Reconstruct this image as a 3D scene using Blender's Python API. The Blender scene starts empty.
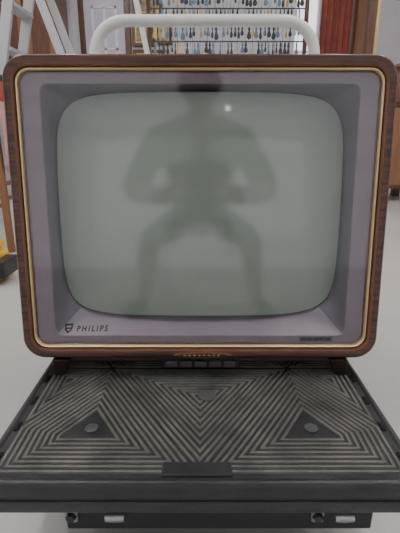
import bpy, bmesh, math, random
from mathutils import Vector, Matrix
from mathutils.bvhtree import BVHTree
random.seed(4)
C = bpy.context.scene.collection
R = math.radians

# ---------------- materials ----------------
def mk(name, col, rough=.5, metal=0, noise=None, coat=0, emit=None, bump=0, bscale=80, spec=None, stretch=(1,1,1)):
    m = bpy.data.materials.new(name); m.use_nodes = True
    nt = m.node_tree; b = nt.nodes['Principled BSDF']
    b.inputs['Base Color'].default_value = (*col, 1)
    b.inputs['Roughness'].default_value = rough
    b.inputs['Metallic'].default_value = metal
    if coat:
        b.inputs['Coat Weight'].default_value = coat
        b.inputs['Coat Roughness'].default_value = .12
    if spec is not None: b.inputs['Specular IOR Level'].default_value = spec
    if emit:
        b.inputs['Emission Color'].default_value = (*emit[0], 1)
        b.inputs['Emission Strength'].default_value = emit[1]
    if noise or bump:
        tc = nt.nodes.new('ShaderNodeTexCoord'); mp = nt.nodes.new('ShaderNodeMapping')
        mp.inputs['Scale'].default_value = stretch
        nt.links.new(tc.outputs['Object'], mp.inputs['Vector'])
    if noise:
        col2, sc, lo, hi = noise
        n = nt.nodes.new('ShaderNodeTexNoise'); n.inputs['Scale'].default_value = sc
        n.inputs['Detail'].default_value = 6; n.inputs['Roughness'].default_value = .6
        r = nt.nodes.new('ShaderNodeValToRGB')
        r.color_ramp.elements[0].position = lo; r.color_ramp.elements[0].color = (*col, 1)
        r.color_ramp.elements[1].position = hi; r.color_ramp.elements[1].color = (*col2, 1)
        nt.links.new(mp.outputs[0], n.inputs['Vector']); nt.links.new(n.outputs[0], r.inputs[0])
        nt.links.new(r.outputs[0], b.inputs['Base Color'])
    if bump:
        n2 = nt.nodes.new('ShaderNodeTexNoise'); n2.inputs['Scale'].default_value = bscale
        bp = nt.nodes.new('ShaderNodeBump'); bp.inputs['Strength'].default_value = bump; bp.inputs['Distance'].default_value = .002
        nt.links.new(mp.outputs[0], n2.inputs['Vector']); nt.links.new(n2.outputs[0], bp.inputs['Height'])
        nt.links.new(bp.outputs[0], b.inputs['Normal'])
    return m

M = {}
M['wood'] = mk('walnut_veneer', (.034,.011,.007), .42, 0, ((.115,.036,.018), 7, .38, .66), coat=.18, stretch=(1,5,22))
M['wood_edge'] = mk('walnut_lip', (.13,.042,.020), .38, 0, ((.20,.07,.03), 12, .35, .7), coat=.2, stretch=(2,6,2))
M['gold'] = mk('gold_trim', (.86,.72,.42), .4, .6)
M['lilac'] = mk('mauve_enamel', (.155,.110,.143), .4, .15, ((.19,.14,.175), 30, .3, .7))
M['recess_lit'] = mk('mauve_mask_lit', (.22,.172,.22), .4, .15, ((.26,.208,.26), 14, .3, .7))  # paler mask mauve: overhead light painted into the lower slope
M['recess_shaded'] = mk('mauve_mask_shaded', (.085,.078,.098), .45, .1, ((.11,.10,.125), 14, .3, .7))  # darkened mask mauve: recess shade painted into top and sides
M['screen'] = mk('crt_phosphor_glass', (.225,.258,.225), .5, 0, ((.25,.282,.248), 4, .35, .7), coat=1)
M['screen'].node_tree.nodes['Principled BSDF'].inputs['Coat IOR'].default_value = 1.45
M['screen'].node_tree.nodes['Principled BSDF'].inputs['Coat Roughness'].default_value = .06
M['blk'] = mk('black_plastic', (.012,.012,.014), .4)
M['ink'] = mk('black_lettering', (.006,.006,.008), .6, spec=.2)
M['backcover'] = mk('brown_bakelite', (.06,.035,.025), .5)
M['key'] = mk('control_key', (.06,.055,.055), .35, .3)
M['legwood'] = mk('dark_leg_wood', (.03,.012,.008), .45)
M['deck'] = mk('cart_plastic', (.012,.012,.014), .6, 0, ((.035,.035,.036), 22, .4, .75), bump=.2)
M['apron'] = mk('cart_plastic_edge', (.018,.019,.022), .4, 0, ((.036,.038,.042), 12, .4, .75), bump=.25, bscale=140)
M['rib'] = mk('worn_rib', (.060,.059,.058), .62, 0, ((.18,.174,.158), 18, .30, .70), bump=.3)
M['cream'] = mk('cream_painted_steel', (.78,.78,.75), .32)
M['steel'] = mk('zinc_steel', (.40,.40,.42), .4, .9)
M['rubber'] = mk('grey_rubber', (.07,.07,.075), .6)
M['alu'] = mk('ladder_aluminium', (.50,.50,.52), .45, .35)
M['wall'] = mk('painted_wall', (.60,.58,.62), .8, 0, ((.66,.64,.67), 2, .3, .7))
M['ceil'] = mk('ceiling_paint', (.75,.75,.74), .9)
M['brownwood'] = mk('old_wood', (.07,.027,.014), .4, 0, ((.14,.06,.028), 6, .3, .7), stretch=(5,5,1))
M['midwood'] = mk('mid_wood', (.20,.085,.04), .45, 0, ((.28,.13,.06), 6, .3, .7), stretch=(5,5,1))
M['curtain'] = mk('rust_curtain', (.22,.055,.04), .9, 0, ((.30,.085,.06), 5, .3, .7))
M['yellow'] = mk('yellow_plastic', (.85,.52,.02), .4)
M['red'] = mk('red_plastic', (.45,.07,.03), .45)
M['pink'] = mk('pink_blanket', (.50,.27,.24), .95, 0, ((.62,.38,.34), 12, .3, .7))
M['pane'] = mk('daylight_pane', (.8,.8,.85), .3, emit=((.86,.88,1.0), 1.3))
M['paneb'] = mk('daylight_pane_large', (.8,.8,.85), .3, emit=((.96,.98,1.0), .95))
M['lamp'] = mk('lamp_diffuser', (.9,.9,.9), .4, emit=((1,.97,.94), 36))
M['white'] = mk('white_paint', (.74,.72,.76), .5)
M['brass'] = mk('brass', (.55,.38,.14), .35, .8)
M['dkmetal'] = mk('dark_metal', (.05,.06,.08), .4, .5)
M['bluegl'] = mk('blue_enamel', (.12,.2,.3), .3)
M['paint'] = mk('painting_canvas', (.12,.08,.05), .7, 0, ((.5,.42,.3), 9, .35, .65))
M['pot'] = mk('stoneware', (.12,.12,.14), .35)
M['floor'] = mk('polished_concrete', (.48,.48,.467), .3, 0, ((.58,.58,.56), 1.6, .3, .7), bump=.05, bscale=30)

# ---------------- helpers ----------------
def link(o, parent=None):
    C.objects.link(o)
    if parent: o.parent = parent
    return o
def empty(name):
    e = bpy.data.objects.new(name, None); e.empty_display_size = .1
    C.objects.link(e); return e
def mesh(name, vs, fs, mats, parent=None, smooth=False, T=None, midx=None, sharp=None):
    if T: vs = [T(v) for v in vs]
    me = bpy.data.meshes.new(name); me.from_pydata([tuple(v) for v in vs], [], fs)
    if not isinstance(mats, (list, tuple)): mats = [mats]
    for m in mats: me.materials.append(m)
    bm = bmesh.new(); bm.from_mesh(me)
    if midx:
        bm.faces.ensure_lookup_table()
        for f, i in zip(bm.faces, midx): f.material_index = i
    bmesh.ops.recalc_face_normals(bm, faces=bm.faces)
    bm.to_mesh(me); bm.free()
    if smooth:
        for p in me.polygons: p.use_smooth = True
        me.set_sharp_from_angle(angle=R(sharp or 40))
    return link(bpy.data.objects.new(name, me), parent)
def bx(vs, fs, x0,x1,y0,y1,z0,z1):
    b = len(vs)
    vs += [(x,y,z) for x in (x0,x1) for y in (y0,y1) for z in (z0,z1)]
    for f in ((0,1,3,2),(4,6,7,5),(0,4,5,1),(2,3,7,6),(0,2,6,4),(1,5,7,3)):
        fs.append(tuple(b+i for i in f))
def boxes(name, lst, mat, parent=None, bevel=0, T=None):
    vs, fs = [], []
    for l in lst: bx(vs, fs, *l)
    o = mesh(name, vs, fs, mat, parent, T=T)
    if bevel:
        md = o.modifiers.new('bev','BEVEL'); md.width = bevel; md.segments = 3; md.limit_method='ANGLE'
        for p in o.data.polygons: p.use_smooth = True
        o.data.set_sharp_from_angle(angle=R(50))
    return o
def beam(vs, fs, a, b, w, d, up=Vector((0,1,0))):
    a = Vector(a); b = Vector(b); n = (b-a).normalized()
    s = n.cross(up).normalized(); t = s.cross(n).normalized()
    k = len(vs)
    for p in (a,b):
        for i,j in ((-1,-1),(1,-1),(1,1),(-1,1)):
            vs.append(tuple(p + s*i*w/2 + t*j*d/2))
    fs += [(k,k+1,k+2,k+3),(k+4,k+7,k+6,k+5)] + [(k+i,k+(i+1)%4,k+4+(i+1)%4,k+4+i) for i in range(4)]
def beams(name, lst, mat, parent=None, bevel=0):
    vs, fs = [], []
    for l in lst: beam(vs, fs, *l)
    o = mesh(name, vs, fs, mat, parent)
    if bevel:
        md = o.modifiers.new('bev','BEVEL'); md.width = bevel; md.segments = 2; md.limit_method='ANGLE'
    return o
def tube(name, pts, r, mat, parent=None, seg=16):
    vs, fs = [], []; pts = [Vector(p) for p in pts]; n = len(pts)
    prev = None
    for i,p in enumerate(pts):
        d = pts[min(i+1,n-1)]-pts[max(i-1,0)]
        d.normalize()
        if prev is None: prev = d.orthogonal().normalized()
        u = (prev - d*prev.dot(d)).normalized(); prev = u; v = d.cross(u)
        for k in range(seg):
            a = 2*math.pi*k/seg
            vs.append(tuple(p + (u*math.cos(a)+v*math.sin(a))*r))
    for i in range(n-1):
        for k in range(seg):
            fs.append((i*seg+k, i*seg+(k+1)%seg, (i+1)*seg+(k+1)%seg, (i+1)*seg+k))
    fs.append(tuple(range(seg))[::-1]); fs.append(tuple((n-1)*seg+k for k in range(seg)))
    return mesh(name, vs, fs, mat, parent, smooth=True, sharp=60)
def lathe(name, prof, mat, parent=None, origin=(0,0,0), axis='z', seg=32):
    vs, fs = [], []; o = Vector(origin)
    for r,h in prof:
        for k in range(seg):
            a = 2*math.pi*k/seg
            if axis=='z': v=(r*math.cos(a), r*math.sin(a), h)
            elif axis=='x': v=(h, r*math.cos(a), r*math.sin(a))
            else: v=(r*math.cos(a), h, r*math.sin(a))
            vs.append(tuple(o+Vector(v)))
    for i in range(len(prof)-1):
        for k in range(seg):
            fs.append((i*seg+k, i*seg+(k+1)%seg, (i+1)*seg+(k+1)%seg, (i+1)*seg+k))
    fs.append(tuple(range(seg))); fs.append(tuple((len(prof)-1)*seg+k for k in range(seg)))
    return mesh(name, vs, fs, mat, parent, smooth=True)

# ---------------- room ----------------
X0,X1,Y0,Y1,H = -3.4,3.4,-4.2,6.6,3.0
boxes('floor', [(X0-.1,X1+.1,Y0-.1,Y1+.1,-.1,0)], M['floor'])
boxes('ceiling', [(X0-.1,X1+.1,Y0-.1,Y1+.1,H,H+.1)], M['ceil'])
boxes('wall_back', [(X0,1.30,Y1,Y1+.1,0,H),(1.66,X1,Y1,Y1+.1,0,H),(1.30,1.66,Y1,Y1+.1,0,1.0),(1.30,1.66,Y1,Y1+.1,2.6,H)], M['wall'])
boxes('wall_left', [(X0-.1,X0,Y0,Y1,0,H)], M['wall'])
boxes('wall_right', [(X1,X1+.1,Y0,Y1,0,H)], M['wall'])
boxes('wall_front', [(X0,-3.0,Y0-.1,Y0,0,H),(3.0,X1,Y0-.1,Y0,0,H),(-3.0,3.0,Y0-.1,Y0,2.8,H)], M['wall'])
w = empty('window_1')
boxes('frame', [(1.30,1.33,Y1-.02,Y1+.03,1,2.6),(1.63,1.66,Y1-.02,Y1+.03,1,2.6),(1.33,1.63,Y1-.02,Y1+.03,1,1.04),(1.33,1.63,Y1-.02,Y1+.03,1.72,1.75),(1.33,1.63,Y1-.02,Y1+.03,2.56,2.6)], M['white'], w)
boxes('pane', [(1.33,1.63,Y1+.04,Y1+.05,1,2.6)], M['pane'], w)
w = empty('window_2')
boxes('frame', [(-3.0,-2.95,Y0-.06,Y0+.01,0,2.8),(2.95,3.0,Y0-.06,Y0+.01,0,2.8),(-2.95,2.95,Y0-.06,Y0+.01,2.75,2.8)]+[(-2.95,2.95,Y0-.065,Y0-.055,z,z+.012) for z in (.45,.9,1.35,1.8,2.25)], M['white'], w)
boxes('pane', [(-2.96,2.96,Y0-.08,Y0-.07,0,2.8)], M['paneb'], w)
boxes('baseboard_back', [(X0,-1.72,Y1-.015,Y1,0,.1),(-.93,X1,Y1-.015,Y1,0,.1)], M['white'])
boxes('baseboard_left', [(X0,X0+.015,Y0,Y1-.02,0,.1)], M['white'])
boxes('baseboard_right', [(X1-.015,X1,Y0,Y1-.02,0,.1)], M['white'])
def lamp(x,y,l=1.2,wd=.16):
    e = empty('ceiling_light')
    boxes('housing', [(x-wd/2-.02,x+wd/2+.02,y-l/2-.02,y+l/2+.02,H-.05,H)], M['white'], e, .008)
    boxes('diffuser', [(x-wd/2,x+wd/2,y-l/2,y+l/2,H-.065,H-.051)], M['lamp'], e)
lamp(.60,-3.0,.12,.08)
for x,y in ((-2.9,-.4),(2.9,-.4),(-1.0,.65),(1.0,.65),(-1.9,2.6),(1.9,2.6),(-1.4,4.9),(1.4,4.9)): lamp(x,y)

# ---------------- television ----------------
tv = empty('vintage_television')
TA = R(6.5); TO = Vector((0,.662,.2195))
def T(v):
    x,y,z = v
    return (TO.x+x, TO.y+y*math.cos(TA)+z*math.sin(TA), TO.z+z*math.cos(TA)-y*math.sin(TA))
A,B,CZ=.315,.2545,.2545
def per(a,b,r,ns=26,nc=14):
    pts=[]
    cs=[(a-r,b-r,0),(-(a-r),b-r,90),(-(a-r),-(b-r),180),(a-r,-(b-r),270)]
    for i,(cx,cz,a0) in enumerate(cs):
        for k in range(nc+1):
            t=R(a0+90*k/nc); pts.append((cx+r*math.cos(t),cz+r*math.sin(t)))
        nx=cs[(i+1)%4]; t=R(a0+90)
        p=pts[-1]; q=(nx[0]+r*math.cos(R(nx[2])), nx[1]+r*math.sin(R(nx[2])))
        for k in range(1,ns): pts.append((p[0]+(q[0]-p[0])*k/ns, p[1]+(q[1]-p[1])*k/ns))
    return pts
DIRS=[Vector(p).normalized() for p in per(A,B,.045)]
N=len(DIRS)
def sd(x,z,a,b,r):
    qx=abs(x)-a+r; qz=abs(z)-b+r
    return math.hypot(max(qx,0),max(qz,0))+min(max(qx,qz),0)-r
def rr(a,b,c,r,y):
    out=[]
    for d in DIRS:
        lo,hi=0,1.2
        for _ in range(36):
            m=(lo+hi)/2
            if sd(d.x*m,d.y*m,a,b,r)>0: hi=m
            else: lo=m
        out.append((d.x*lo,y,c+d.y*lo))
    return out
def se(a,b,c,n,y):
    out=[]
    for d in DIRS:
        t=(abs(d.x/a)**n+abs(d.y/b)**n)**(-1/n)
        out.append((d.x*t,y,c+d.y*t))
    return out
def loft(name, rings, mat, parent, cap0=False, cap1=False, smooth=True, sharp=35, midx=None):
    vs=[v for r_ in rings for v in r_]; fs=[]
    L=len(rings)
    for i in range(L-1):
        for k in range(N):
            fs.append((i*N+k,i*N+(k+1)%N,(i+1)*N+(k+1)%N,(i+1)*N+k))
    if cap0: fs.append(tuple(range(N)))
    if cap1: fs.append(tuple((L-1)*N+k for k in range(N)))
    return mesh(name, vs, fs, mat, parent, smooth=smooth, T=T, sharp=sharp, midx=midx)
def fr(i,y,r=None):
    return rr(A-i,B-i,CZ,max(.040-i*.75,.012) if r is None else r,y)
loft('cabinet', [fr(.006,.245),fr(.001,.23),fr(0,.12),fr(0,.022),fr(.002,.010)], M['wood'], tv, cap0=True)
loft('front_frame', [fr(.002,.010),fr(.003,.005),fr(.006,.001),fr(.011,0),fr(.0170,.001)], M['wood'], tv)
loft('front_frame_lip', [fr(.0170,.001),fr(.0200,.0025),fr(.0220,.0075)], M['wood_edge'], tv)
loft('gold_bead', [fr(.0220,.0085),fr(.0227,.0045),fr(.0242,.003),fr(.0257,.0045),fr(.0262,.009)], M['gold'], tv)
loft('inner_groove', [fr(.0262,.009),fr(.0285,.012)], M['wood_edge'], tv)
ra,rb,rc=.256,.2100,.2530
mask=loft('front_panel', [fr(.0285,.012),fr(.030,.010),rr(ra+.001,rb+.001,rc,.012,.010),rr(ra,rb,rc,.012,.0115)], M['lilac'], tv)
sa,sb,sc=.2455,.192,.264; SN=6.8
S0=rr(ra,rb,rc,.012,.0115); S1=se(sa+.004,sb+.004,sc,SN,.050)
RR=[S0]+[[tuple((1-t)*Vector(p)+t*Vector(q)) for p,q in zip(S0,S1)] for t in (.25,.5,.75,1)]+[se(sa+.001,sb+.001,sc,SN,.056)]
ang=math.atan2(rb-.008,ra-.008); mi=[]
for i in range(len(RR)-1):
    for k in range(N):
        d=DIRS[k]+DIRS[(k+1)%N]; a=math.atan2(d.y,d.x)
        mi.append(1 if (-math.pi+ang<a<-ang) else 0)  # lower slope takes the painted-lit mauve, other sides the shaded one
rec=loft('screen_mask', RR, [M['recess_shaded'],M['recess_lit']], tv, midx=mi)
loft('mask_gasket', [se(sa+.003,sb+.003,sc,SN,.0505),se(sa+.0005,sb+.0005,sc,SN,.0515),se(sa-.001,sb-.001,sc,SN,.056)], M['blk'], tv)
rings=[]
for t in [1.0,.985,.96,.92,.86,.78,.68,.56,.42,.28,.14,.05]:
    rings.append([(x*t,.055-.037*(1-t*t*((x/sa)**2*.6+((z-sc)/sb)**2*.4)),sc+(z-sc)*t) for x,_,z in se(sa,sb,sc,SN,0)])
loft('picture_tube', rings, M['screen'], tv, cap1=True, sharp=80)
gm=bpy.data.materials.new('safety_glass'); gm.use_nodes=True; nt=gm.node_tree; nt.nodes.clear()
o_=nt.nodes.new('ShaderNodeOutputMaterial'); mx=nt.nodes.new('ShaderNodeMixShader'); tr=nt.nodes.new('ShaderNodeBsdfTransparent'); gl=nt.nodes.new('ShaderNodeBsdfGlossy')
tr.inputs[0].default_value=(.96,.97,.965,1)
gl.inputs['Roughness'].default_value=.07; mx.inputs[0].default_value=.06
nt.links.new(tr.outputs[0],mx.inputs[1]); nt.links.new(gl.outputs[0],mx.inputs[2]); nt.links.new(mx.outputs[0],o_.inputs[0])
mesh('safety_glass',fr(.028,.0075),[tuple(range(N))],gm,tv,T=T)
loft('back_cover', [rr(.285,.22,.2515,.05,.245),rr(.27,.20,.26,.06,.29),rr(.17,.13,.27,.06,.34),rr(.10,.08,.27,.05,.40),rr(.09,.07,.27,.045,.41)], M['backcover'], tv, cap1=True)
bm=bmesh.new()
for o in (mask,rec): bm.from_mesh(o.data)
bvh=BVHTree.FromBMesh(bm); bm.free()
nrm=Vector(T((0,1,0)))-Vector(T((0,0,0)))
def project(vs, off=.0007):
    out=[]
    for v in vs:
        p=Vector(T((v[0],-.05,v[1]))); hit=bvh.ray_cast(p,nrm)
        q=hit[0]-nrm*off if hit[0] else Vector(T((v[0],.009,v[1])))
        out.append(tuple(q))
    return out
def text(name, s, x, z, size, mat, parent):
    cu=bpy.data.curves.new(name,'FONT'); cu.body=s; cu.size=size; cu.space_character=1.5; cu.offset=size*.03
    ob=bpy.data.objects.new('tmp',cu); C.objects.link(ob)
    bpy.context.view_layer.update()
    me=bpy.data.meshes.new_from_object(ob.evaluated_get(bpy.context.evaluated_depsgraph_get()))
    vs=[(x+v.co.x*1.12,z+v.co.y) for v in me.vertices]; fs=[tuple(p.vertices) for p in me.polygons]
    bpy.data.objects.remove(ob)
    return mesh(name, project(vs), fs, mat, parent)
text('brand_lettering','PHILIPS',-.2215,.0480,.0105,M['ink'],tv)
out=[(-.006,.007),(.006,.007),(.006,0),(.0045,-.004),(0,-.007),(-.0045,-.004),(-.006,0)]
inn=[(a*.62,b*.62) for a,b in out]
sv=[(-.236+a*1.1,.0525+b) for a,b in out+inn]; n7=len(out)
sf=[(i,(i+1)%n7,n7+(i+1)%n7,n7+i) for i in range(n7)]
k=len(sv); sv+=[(-.236+a,.0525+b) for a,b in ((-.004,.0009),(.004,.0009),(.004,-.0009),(-.004,-.0009))]; sf.append((k,k+1,k+2,k+3))
mesh('emblem', project(sv), sf, M['ink'], tv)
bd=[];bf=[]
for i in range(5):
    a=.1795+i*.0108; k=len(bd); bd+=[(a,.0332),(a+.0095,.0332),(a+.0095,.0388),(a,.0388)]; bf.append((k,k+1,k+2,k+3))
mesh('badge_cells', project(bd,.0010), bf, M['ink'], tv)
mesh('badge_plate', project([(.177,.0318),(.236,.0318),(.236,.0402),(.177,.0402)],.0006),[(0,1,2,3)],mk('badge_metal',(.07,.06,.08),.4,.5),tv)
def ell(cx,cz,a,b,y,n=32): return [(cx+a*math.cos(2*math.pi*k/n),y,cz+b*math.sin(2*math.pi*k/n)) for k in range(n)]
vs=ell(.005,.0105,.052,.0062,.002)+ell(.005,.0105,.050,.0055,-.002)+ell(.005,.0105,.044,.0038,-.003)
fs=[(i*32+k,i*32+(k+1)%32,(i+1)*32+(k+1)%32,(i+1)*32+k) for i in range(2) for k in range(32)]+[tuple(64+k for k in range(32))]
mesh('nameplate',vs,fs,[M['wood_edge'],M['legwood']],tv,T=T,smooth=True,midx=[0]*64+[1])
boxes('nameplate_marks',[(.005-.034+i*.0085,.005-.0295+i*.0085,-.0034,-.003,.0093,.0117) for i in range(8)],M['brass'],tv,T=T)
boxes('control_housing',[(-.068,.072,.012,.06,-.020,.001)],M['blk'],tv,.002,T=T)
boxes('control_keys',[(-.062+i*.0258,-.0395+i*.0258,.004,.03,-.016,-.004) for i in range(5)],M['key'],tv,.0015,T=T)
boxes('bottom_rail',[(-.26,.26,.014,.20,-.008,.004)],M['legwood'],tv,.002,T=T)
ZD=.1812
def leg(x,s,y,ztop):
    vs=[]
    for z,dx,w_,d_ in ((ZD,.010*s,.018,.022),(ztop,0,.032,.04)):
        for i,j in ((-1,-1),(1,-1),(1,1),(-1,1)): vs.append((x+dx+i*w_/2,y+j*d_/2,z))
    o=mesh('leg',vs,[(0,1,2,3),(4,5,6,7)]+[(i,(i+1)%4,4+(i+1)%4,4+i) for i in range(4)],M['legwood'],tv)
    md=o.modifiers.new('b','BEVEL'); md.width=.002; md.segments=2
for s in (-1,1):
    leg(.248*s,s,.686,.218); leg(.245*s,s,.86,.200)
boxes('leg_stretcher',[(-.25,.25,.852,.868,.186,.199)],M['legwood'],tv)

# ---------------- platform cart ----------------
cart=empty('platform_cart')
HW=.292; YA,YB=.423,1.275
def rrect(x0,x1,y0,y1,r,z,n=8):
    pts=[]
    for cx,cy,a0 in ((x1-r,y1-r,0),(x0+r,y1-r,90),(x0+r,y0+r,180),(x1-r,y0+r,270)):
        for k in range(n+1):
            t=R(a0+90*k/n); pts.append((cx+r*math.cos(t),cy+r*math.sin(t),z))
    return pts
def stack(name, rs, mat, parent):
    n=len(rs[0]); vs=[v for r_ in rs for v in r_]; fs=[]
    for i in range(len(rs)-1):
        for k in range(n): fs.append((i*n+k,i*n+(k+1)%n,(i+1)*n+(k+1)%n,(i+1)*n+k))
    fs.append(tuple(range(n))); fs.append(tuple((len(rs)-1)*n+k for k in range(n)))
    return mesh(name,vs,fs,mat,parent,smooth=True,sharp=50)
def q(i,z): return rrect(-HW+i,HW-i,YA+i,YB-i,.03-i*.5,z)
stack('deck_body',[q(.010,.131),q(.004,.131),q(.002,.134),q(.0,.170),q(.0,.1755),q(.002,.1795),q(.005,.1808),q(.010,.1808),q(.012,.1785)],M['apron'],cart)
boxes('deck_surface',[(-HW+.011,HW-.011,YA+.011,YB-.011,.1780,.1790)],M['deck'],cart)
def inset(poly,d):
    n=len(poly); out=[]
    for i in range(n):
        p0,p1,p2=Vector(poly[i-1]),Vector(poly[i]),Vector(poly[(i+1)%n])
        e1=(p1-p0).normalized(); e2=(p2-p1).normalized()
        n1=Vector((-e1.y,e1.x)); n2=Vector((-e2.y,e2.x))
        b=(n1+n2)/(1+n1.dot(n2)); out.append(p1+b*d)
    return out
def area(p): return .5*sum(p[i-1][0]*p[i][1]-p[i][0]*p[i-1][1] for i in range(len(p)))
rv,rf=[],[]
def ribs(poly,start=.0016,pitch=.0086,wd=.0054,z0=.1788,z1=.1810,maxn=99):
    if area(poly)<0: poly=poly[::-1]
    d=start; cnt=0
    while cnt<maxn:
        cnt+=1
        o=inset(poly,d); i=inset(poly,d+wd)
        if area(i)<=0 or area(o)<=0 or area(i)>area(o): break
        if not all((Vector(poly[(m+1)%len(poly)])-Vector(poly[m])).dot(i[(m+1)%len(poly)]-i[m])>0 for m in range(len(poly))): break
        n=len(o); k=len(rv); c=.0008
        o2=inset(poly,d+c); i2=inset(poly,d+wd-c)
        rv.extend([(p[0],p[1],z0) for p in o]+[(p[0],p[1],z1) for p in o2]+[(p[0],p[1],z1) for p in i2]+[(p[0],p[1],z0) for p in i])
        for r_ in range(3):
            for m in range(n):
                rf.append((k+r_*n+m,k+r_*n+(m+1)%n,k+(r_+1)*n+(m+1)%n,k+(r_+1)*n+m))
        d+=pitch
XE=HW-.021
def band(y0,y1,flip):
    xa=.165
    f=lambda p:[(x,(y0+y1-y) if flip else y) for x,y in p]
    k=(y1-y0)/xa; ye=y1-(XE-xa)*k
    for s in (-1,1):
        ribs(f([(s*XE,y0),(s*.001,y0),(s*xa,y1),(s*XE,ye)]))
        ribs(f([(s*XE,y1),(s*(xa+.001),y1),(s*XE,ye+.002)]))
    ribs(f([(0,y0+.001),(xa-.001,y1),(-xa+.001,y1)]))
band(.441,.700,False); band(.7035,.9625,True); band(.966,1.2,False)
mesh('deck_ribs',rv,rf,M['rib'],cart)
boxes('label_pad',[(-.050,.042,.437,.461,.179,.1819)],M['apron'],cart,.001)
lathe('deck_plug',[(.0155,.1785),(.0155,.1818),(.013,.1825),(.001,.1825)],M['rubber'],cart,origin=(.012,.612,0))
for sx in (-.163,.167):
    lathe('deck_plug',[(.010,.1785),(.010,.1816),(.008,.1822),(.001,.1822)],M['rubber'],cart,origin=(sx,.530,0))
sl=[]
for y in (.47,.535,.60,.665,.76,.85,.94,1.03,1.12,1.2):
    for s in (-1,1):
        x=s*(HW-.0165); sl.append((x-.0035,x+.0035,y-.010,y+.010,.1795,.1815))
boxes('edge_slots',sl,M['ink'],cart,.001)
boxes('apron_band',[(-HW+.03,HW-.03,YA-.0012,YA+.004,.150,.153)],M['apron'],cart,.001)
yh=1.235; hx=.292; ox=.012; ztop=.886; rad=.085
pts=[(ox-hx,yh,.165),(ox-hx,yh,.4),(ox-hx,yh,.6)]
for k in range(11):
    t=R(180-90*k/10); pts.append((ox-hx+rad+rad*math.cos(t),yh,ztop-rad+rad*math.sin(t)))
pts+=[(-.1,yh,ztop),(.1,yh,ztop)]
for k in range(11):
    t=R(90-90*k/10); pts.append((ox+hx-rad+rad*math.cos(t),yh,ztop-rad+rad*math.sin(t)))
pts+=[(ox+hx,yh,.6),(ox+hx,yh,.4),(ox+hx,yh,.165)]
tube('push_handle',pts,.0150,M['cream'],cart)
tube('handle_crossbar',[(ox-hx,yh,.45),(ox+hx,yh,.45)],.011,M['cream'],cart)
for s in (-1,1): boxes('handle_bracket',[(ox+s*hx-.03,ox+s*hx+.03,yh-.03,yh+.03,.1785,.215)],M['blk'],cart,.006)
boxes('cross_member',[(-.190,.245,.462,.478,.062,.131)],M['blk'],cart,.003)
for cx in (-.180,.165):
    boxes('bracket',[(cx-.009,cx+.009,.456,.463,.080,.128)],M['steel'],cart,.003)
    lathe('bracket_bolt',[(.006,-.006),(.008,-.003),(.008,0)],M['dkmetal'],cart,origin=(cx,.457,.092),axis='y',seg=6)
for cx in (-.118,.200):
    lathe('brake_roller',[(.003,-.014),(.007,-.013),(.008,0),(.007,.013),(.003,.014)],M['steel'],cart,origin=(cx,.454,.095),axis='x',seg=20)
for cx,cy in ((-.17,.54),(.18,.54),(-.2,1.17),(.2,1.17)):
    boxes('caster_plate',[(cx-.045,cx+.045,cy-.04,cy+.04,.124,.132)],M['steel'],cart,.002)
    lathe('caster_swivel',[(.026,.112),(.030,.116),(.030,.121),(.022,.125)],M['steel'],cart,origin=(cx,cy,0))
    for s in (-1,1):
        vs=[(cx+s*.021,cy-.028,.114),(cx+s*.021,cy+.028,.114),(cx+s*.021,cy+.04,.045),(cx+s*.021,cy+.012,.040)]
        vs+=[(x+s*.003,y,z) for x,y,z in vs]
        mesh('caster_fork',vs,[(0,1,2,3),(4,5,6,7),(0,1,5,4),(1,2,6,5),(2,3,7,6),(3,0,4,7)],M['steel'],cart)
    lathe('caster_wheel',[(.012,-.018),(.036,-.017),(.046,-.014),(.05,-.006),(.05,.006),(.046,.014),(.036,.017),(.012,.018)],M['rubber'],cart,origin=(cx,cy+.022,.05),axis='x')
    lathe('caster_axle',[(.007,-.028),(.007,.028)],M['steel'],cart,origin=(cx,cy+.022,.05),axis='x',seg=12)

# ---------------- background ----------------
lad=empty('step_ladder')
ax,az=-1.09,1.62
bl=[]
for y in (2.95,3.25):
    bl.append(((ax-.03,y,az),(-1.53,y,.0),.065,.03)); bl.append(((ax+.03,y+.01*(1 if y<3 else -1),az),(-.52,y,.0),.05,.028))
beams('rails',bl,M['alu'],lad,.004)
st=[]
for i in range(6):
    t=(i+1)/6.6; z=az*(1-t); x=(ax-.03)+(-1.53-ax+.03)*t
    st.append((x-.045,x+.045,2.955,3.245,z-.012,z+.012))
st.append((ax-.1,ax+.08,2.93,3.27,az-.02,az+.02))
boxes('treads',st,M['alu'],lad,.003)
beams('spreader',[((-1.30,2.97,.75),(-.82,2.97,.75),.02,.006),((-1.30,3.23,.75),(-.82,3.23,.75),.02,.006)],M['dkmetal'],lad)
wd=empty('wooden_wardrobe')
boxes('carcass',[(-2.45,-1.70,5.6,6.1,.08,2.5)],M['brownwood'],wd,.006)
boxes('doors',[(-2.42,-2.09,5.575,5.6,.12,2.4),(-2.06,-1.73,5.575,5.6,.12,2.4)],M['midwood'],wd,.006)
boxes('door_panels',[(-2.36,-2.15,5.565,5.575,.25,2.28),(-2.0,-1.79,5.565,5.575,.25,2.28)],M['brownwood'],wd,.004)
boxes('cornice',[(-2.5,-1.65,5.53,6.12,2.5,2.58)],M['brownwood'],wd,.01)
boxes('feet',[(-2.45,-2.37,5.6,5.68,0,.08),(-1.78,-1.70,5.6,5.68,0,.08),(-2.45,-2.37,6.02,6.1,0,.08),(-1.78,-1.70,6.02,6.1,0,.08)],M['brownwood'],wd)
d=empty('door_1'); YD=Y1-.002
boxes('casing',[(-1.68,-1.60,YD-.04,YD,0,2.5),(-1.05,-.97,YD-.04,YD,0,2.5),(-1.60,-1.05,YD-.04,YD,2.42,2.5)],M['brownwood'],d,.004)
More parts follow.
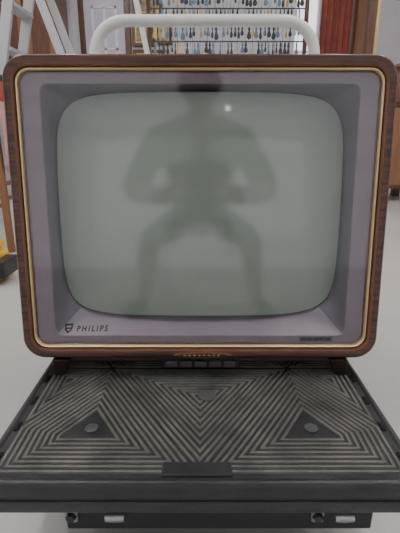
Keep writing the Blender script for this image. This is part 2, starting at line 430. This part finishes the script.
boxes('leaf',[(-1.60,-1.05,YD-.03,YD,0,2.42)],mk('door_paint',(.50,.48,.57),.45),d)
boxes('glazing_bars',[(-1.50,-1.47,YD-.04,YD-.03,1.2,2.3),(-1.34,-1.31,YD-.04,YD-.03,1.2,2.3),(-1.18,-1.15,YD-.04,YD-.03,1.2,2.3),(-1.5,-1.15,YD-.04,YD-.03,2.27,2.3),(-1.5,-1.15,YD-.04,YD-.03,1.2,1.23),(-1.5,-1.15,YD-.04,YD-.03,1.75,1.78)],M['white'],d)
lathe('knob',[(.008,-.03),(.008,-.05),(.025,-.06),(.025,-.08),(.01,-.09)],M['brass'],d,origin=(-1.1,YD,1.0),axis='y',seg=16)
def picture(x0,x1,z0,z1,fw=.045):
    p=empty('framed_picture'); y=Y1-.001
    boxes('frame',[(x0,x0+fw,y-.04,y,z0,z1),(x1-fw,x1,y-.04,y,z0,z1),(x0+fw,x1-fw,y-.04,y,z0,z0+fw),(x0+fw,x1-fw,y-.04,y,z1-fw,z1)],M['brownwood'],p,.006)
    boxes('slip',[(x0+fw,x1-fw,y-.03,y-.02,z0+fw,z1-fw)],M['brass'],p)
    boxes('canvas',[(x0+fw+.015,x1-fw-.015,y-.034,y-.03,z0+fw+.015,z1-fw-.015)],M['paint'],p)
picture(-.95,-.64,1.80,2.12); picture(-.95,-.50,1.25,1.76); picture(-.94,-.52,2.17,2.6); picture(-.60,-.40,1.82,2.12,.03)
rk=empty('hanging_display_rack'); yr=5.0
fr_=[(-.56,-.52,yr-.02,yr+.02,0,2.3),(1.10,1.14,yr-.02,yr+.02,0,2.3),(-.52,1.10,yr-.02,yr+.02,2.26,2.3),(-.52,1.10,yr-.02,yr+.02,.9,.94),(-.56,-.52,yr-.25,yr+.25,0,.03),(1.10,1.14,yr-.25,yr+.25,0,.03)]
boxes('frame',fr_,M['brownwood'],rk,.004)
wires=[]
zz=[1.40,1.56,1.72,1.87,2.02,2.17]
for z in zz: wires.append((-.52,1.10,yr-.006,yr+.006,z-.006,z+.006))
x=-.48
while x<1.1: wires.append((x-.002,x+.002,yr-.002,yr+.002,.94,2.26)); x+=.08
boxes('grid',wires,M['dkmetal'],rk)
vs,fs,mi=[],[],[]
for z in zz:
    x=-.48
    while x<1.07:
        h=random.uniform(.10,.150); wv=random.uniform(.011,.024); m=random.choice([0,0,0,1,2,2,3,4,4])
        yc=yr-.03; k=len(vs)
        prof=[(0,.15),(.12,.35),(.3,.6),(.45,.35),(.7,.9),(.88,1),(1,.3)]
        for t,s in prof:
            for i,j in ((-1,0),(0,-1),(1,0),(0,1)): vs.append((x+i*wv*s,yc+j*.007*s,z-.005-h*t))
        for a in range(len(prof)-1):
            for b in range(4): fs.append((k+a*4+b,k+a*4+(b+1)%4,k+(a+1)*4+(b+1)%4,k+(a+1)*4+b)); mi.append(m)
        e=len(prof)-1; fs.append((k+e*4,k+e*4+1,k+e*4+2,k+e*4+3)); mi.append(m)
        bx(vs,fs,x-.002,x+.002,yc-.003,yr,z-.01,z-.004); mi+=[0]*6
        x+=random.uniform(.034,.048)
mesh('hanging_cutlery',vs,fs,[M['dkmetal'],M['brass'],M['bluegl'],M['backcover'],M['alu']],rk,midx=mi)
beams('leaning_pole',[((-.68,4.3,2.3),(-.25,4.55,0.02),.05,.03)],M['cream'],None,.006)
cu=empty('curtain')
vs,fs=[],[]
nx=90
for j,z in enumerate((.05,1.3,2.62)):
    for i in range(nx+1):
        u=i/nx; vs.append((1.66+.48*u,6.50+.028*math.sin(u*38)+.012*math.sin(u*17+j*.4),z))
for j in range(2):
    for i in range(nx): fs.append((j*(nx+1)+i,j*(nx+1)+i+1,(j+1)*(nx+1)+i+1,(j+1)*(nx+1)+i))
mesh('drape',vs,fs,M['curtain'],cu,smooth=True,sharp=89)
tube('curtain_rod',[(1.2,6.5,2.64),(2.3,6.5,2.64)],.014,M['brass'],cu)
lc=empty('tall_wooden_cabinet')
boxes('posts',[(1.42,1.49,4.0,4.07,0,2.3),(2.0,2.07,4.0,4.07,0,2.3),(1.42,1.49,4.38,4.45,0,2.3),(2.0,2.07,4.38,4.45,0,2.3)],M['brownwood'],lc,.006)
boxes('inner_frame',[(1.49,1.515,4.01,4.03,.9,2.25),(1.975,2.0,4.01,4.03,.9,2.25)],M['brass'],lc)
boxes('shelves',[(1.44,2.05,4.02,4.43,z,z+.025) for z in (.12,.85,2.27)],M['brownwood'],lc,.003)
boxes('side_panels',[(1.445,1.455,4.07,4.38,.14,2.27),(2.035,2.045,4.07,4.38,.14,.85)],M['midwood'],lc)
boxes('lower_doors',[(1.49,1.74,4.01,4.03,.15,.84),(1.75,2.0,4.01,4.03,.15,.84)],M['midwood'],lc,.004)
sb_=empty('wooden_sideboard')
boxes('carcass',[(2.30,3.20,5.2,5.7,1.36,1.40),(2.33,3.17,5.23,5.68,.55,.58),(2.33,3.17,5.23,5.68,.95,.98),(2.33,2.37,5.22,5.68,0,1.36),(3.13,3.17,5.22,5.68,0,1.36)],M['midwood'],sb_,.005)
boxes('back_board',[(2.37,3.13,5.66,5.68,.1,1.36)],M['brownwood'],sb_)
boxes('drawer_fronts',[(2.38,2.74,5.205,5.235,1.0,1.34),(2.76,3.12,5.205,5.235,1.0,1.34),(2.38,3.12,5.205,5.235,.12,.30)],M['midwood'],sb_,.005)
lathe('stoneware_pot',[(.06,1.401),(.10,1.43),(.115,1.50),(.10,1.56),(.07,1.60),(.08,1.63),(.07,1.625),(.055,1.59)],M['pot'],None,origin=(2.46,5.42,0))
sto=empty('wooden_stool')
sx,sy=-1.17,2.35
boxes('seat',[(sx-.17,sx+.17,sy-.17,sy+.17,.72,.75)],M['midwood'],sto,.008)
beams('legs',[((sx+i*.14,sy+j*.13,.72),(sx+i*.155,sy+j*.16,0),.032,.032) for i in (-1,1) for j in (-1,1)],M['midwood'],sto,.004)
beams('rungs',[((sx-.15,sy+j*.150,.25),(sx+.15,sy+j*.150,.25),.022,.022,Vector((0,0,1))) for j in (-1,1)]+[((sx+i*.145,sy-.15,.36),(sx+i*.145,sy+.15,.36),.022,.022,Vector((0,0,1))) for i in (-1,1)],M['midwood'],sto)
prof=[(.182,.42),(.184,.55),(.183,.68),(.178,.752),(.165,.762),(0,.762),(-.165,.762),(-.178,.752),(-.184,.68),(-.186,.50)]
vs,fs=[],[]; ny=16
for u,z in prof:
    for k in range(ny+1):
        y=sy-.15+.30*k/ny; wv=.006*math.sin(k*1.3) if z<.74 else 0
        vs.append((sx+u+wv*(1 if u>0 else -1),y,z))
for i in range(len(prof)-1):
    for k in range(ny): fs.append((i*(ny+1)+k,i*(ny+1)+k+1,(i+1)*(ny+1)+k+1,(i+1)*(ny+1)+k))
bl_=mesh('draped_blanket',vs,fs,M['pink'],None,smooth=True,sharp=80)
md=bl_.modifiers.new('s','SOLIDIFY'); md.thickness=.004; md.offset=1
rc_=empty('red_toolbox')
boxes('body',[(sx-.15,sx+.15,sy-.1,sy+.1,.768,.87)],M['red'],rc_,.01)
boxes('lid',[(sx-.155,sx+.155,sy-.105,sy+.105,.872,.90)],M['dkmetal'],rc_,.008)
tube('handle',[(sx-.06,sy,.895),(sx-.05,sy,.93),(sx+.05,sy,.93),(sx+.06,sy,.895)],.008,M['blk'],rc_)
yt=empty('yellow_toolbox'); dx=-.055
boxes('body',[(-1.10+dx,-.80+dx,1.62,1.82,.001,.12)],M['yellow'],yt,.012)
boxes('lid',[(-1.105+dx,-.815+dx,1.615,1.825,.125,.165)],M['yellow'],yt,.012)
boxes('latches',[(-1.02+dx,-.98+dx,1.607,1.617,.09,.15),(-.90+dx,-.86+dx,1.607,1.617,.09,.15),(-.815+dx,-.755+dx,1.65,1.79,.03,.10)],M['blk'],yt,.004)
tube('handle',[(-1.02+dx,1.72,.16),(-1.01+dx,1.72,.20),(-.89+dx,1.72,.20),(-.88+dx,1.72,.16)],.009,M['blk'],yt)

# ---------------- photographer (bending down, mirrored in the glass) ----------------
ph=empty('photographer')
skin=mk('skin',(.36,.23,.18),.5); shirt=mk('dark_shirt',(.05,.065,.065),.9,0,((.07,.085,.085),30,.3,.7))
shorts=mk('dark_shorts',(.07,.075,.075),.9); shoe=mk('shoes',(.10,.09,.09),.6); hair=mk('hair',(.02,.015,.012),.7)
J={}
def j(n,x,y,z,r): J[n]=(Vector((x,y,z)),r)
j('pel',0,-.98,.56,.13); j('bel',0,-.87,.65,.135); j('che',0,-.69,.78,.165); j('upc',0,-.54,.88,.14); j('nek',0,-.46,.95,.06); j('hb',0,-.41,.99,.058)
E=[('pel','bel','shirt'),('bel','che','shirt'),('che','upc','shirt'),('upc','nek','skin'),('nek','hb','skin')]
for s,t in ((-1,'l'),(1,'r')):
    j('sh'+t,.19*s,-.53,.86,.08); j('el'+t,.285*s,-.36,.62,.055); j('wr'+t,.115*s,-.10,.575,.032); j('pa'+t,.088*s,-.055,.60,.030)
    j('hi'+t,.10*s,-.98,.52,.105); j('kn'+t,.25*s,-.66,.42,.065); j('an'+t,.30*s,-.88,.09,.042); j('to'+t,.36*s,-.70,.035,.035)
    E+=[('upc','sh'+t,'shirt'),('sh'+t,'el'+t,'shirt'),('el'+t,'wr'+t,'skin'),('wr'+t,'pa'+t,'skin'),('pel','hi'+t,'pants'),('hi'+t,'kn'+t,'pants'),('kn'+t,'an'+t,'skin'),('an'+t,'to'+t,'shoe')]
def skinned(name, J, E, mats, parent, sub=2):
    names=list(J); me=bpy.data.meshes.new(name); me.from_pydata([J[n][0] for n in names],[(names.index(a),names.index(b)) for a,b,_ in E],[])
    o=bpy.data.objects.new(name+'_tmp',me); C.objects.link(o)
    md=o.modifiers.new('s','SKIN'); md.use_smooth_shade=True
    for i,n in enumerate(names):
        sv=me.skin_vertices[0].data[i]; sv.radius=(J[n][1],J[n][1]); sv.use_root=(i==0)
    m2=o.modifiers.new('u','SUBSURF'); m2.levels=sub; m2.render_levels=sub
    bpy.context.view_layer.update()
    r=bpy.data.meshes.new_from_object(o.evaluated_get(bpy.context.evaluated_depsgraph_get()))
    bpy.data.objects.remove(o)
    labs=list(mats); r.materials.clear()
    for l in labs: r.materials.append(mats[l])
    for p in r.polygons:
        c=p.center; best=None
        for a,b,l in E:
            A_,B_=J[a][0],J[b][0]; ab=B_-A_; t=max(0,min(1,(c-A_).dot(ab)/ab.length_squared)); dd=(c-A_-ab*t).length/(.5*(J[a][1]+J[b][1]))
            if best is None or dd<best[0]: best=(dd,l)
        p.material_index=labs.index(best[1]); p.use_smooth=True
    ob=bpy.data.objects.new(name,r); link(ob,parent); return ob
skinned('body',J,E,{'shirt':shirt,'skin':skin,'pants':shorts,'shoe':shoe},ph)
for s in (-1,1):
    for i,(dz,L) in enumerate(((.030,.9),(.012,1.0),(-.006,.95),(-.024,.8))):
        a=Vector((.088*s,-.055,.60+dz*.8)); F={}
        F['a']=(a,.0095); F['b']=(a+Vector((-.004*s,.024*L,dz*.25)),.009); F['c']=(a+Vector((-.030*s,.034*L,dz*.3)),.008); F['d']=(a+Vector((-.048*s,.026*L,dz*.3)),.007)
        for kk in F: F[kk]=(F[kk][0]+Vector((0,-.012,0)),F[kk][1])
        skinned('finger',F,[('a','b','s'),('b','c','s'),('c','d','s')],{'s':skin},ph)
    F={'a':(Vector((.09*s,-.075,.615)),.012),'b':(Vector((.075*s,-.085,.645)),.0105),'c':(Vector((.052*s,-.072,.655)),.0085)}
    skinned('thumb',F,[('a','b','s'),('b','c','s')],{'s':skin},ph)
bm=bmesh.new(); bmesh.ops.create_uvsphere(bm,u_segments=40,v_segments=28,radius=1)
hc=Vector((0,-.365,1.06))
for v in bm.verts:
    x,y,z=v.co; jw=1-.22*max(0,-z)**1.2*(1 if y>-.2 else .6)
    nose=max(0,1-((x/.14)**2+((z+.12)/.22)**2))*(1 if y>0 else 0)
    eye=sum(max(0,1-(((x-e)/.16)**2+((z-.08)/.11)**2)) for e in (-.34,.34))*(1 if y>0 else 0)
    lip=max(0,1-((x/.28)**2+((z+.47)/.07)**2))*(1 if y>0 else 0)
    v.co=hc+Vector((x*.077*jw,y*.097+nose*.02-eye*.008+lip*.005,z*.118))
me=bpy.data.meshes.new('head'); bm.to_mesh(me); bm.free(); me.materials.append(skin)
for p in me.polygons: p.use_smooth=True
link(bpy.data.objects.new('head',me),ph)
bm=bmesh.new(); bmesh.ops.create_uvsphere(bm,u_segments=32,v_segments=24,radius=1)
bmesh.ops.delete(bm,geom=[v for v in bm.verts if (v.co.z<.35 and v.co.y>.1) or v.co.z<-.45],context='VERTS')
for v in bm.verts: v.co=hc+Vector((v.co.x*.084,v.co.y*.104-.003,v.co.z*.127))
me=bpy.data.meshes.new('hair'); bm.to_mesh(me); bm.free(); me.materials.append(hair)
link(bpy.data.objects.new('hair',me),ph)
for s in (-1,1):
    lathe('ear',[(.006,0),(.024,.004),(.026,.010),(.012,.012)],skin,ph,origin=(.079*s-(.012 if s<0 else 0),-.37,1.055),axis='x',seg=16)
boxes('phone',[(-.078,.078,-.042,-.034,.563,.637)],M['blk'],ph,.003)

# ---------------- camera ----------------
cam=bpy.data.cameras.new('camera'); co=bpy.data.objects.new('camera',cam); C.objects.link(co)
cam.sensor_fit='HORIZONTAL'; cam.sensor_width=36; cam.lens=36*420/400; cam.clip_start=.01
co.location=(0,0,.60); co.rotation_euler=(R(90-17.3),0,0)
bpy.context.scene.camera=co
wr=bpy.data.worlds.new('world'); bpy.context.scene.world=wr; wr.use_nodes=True
wr.node_tree.nodes['Background'].inputs[0].default_value=(.8,.85,1,1); wr.node_tree.nodes['Background'].inputs[1].default_value=.5
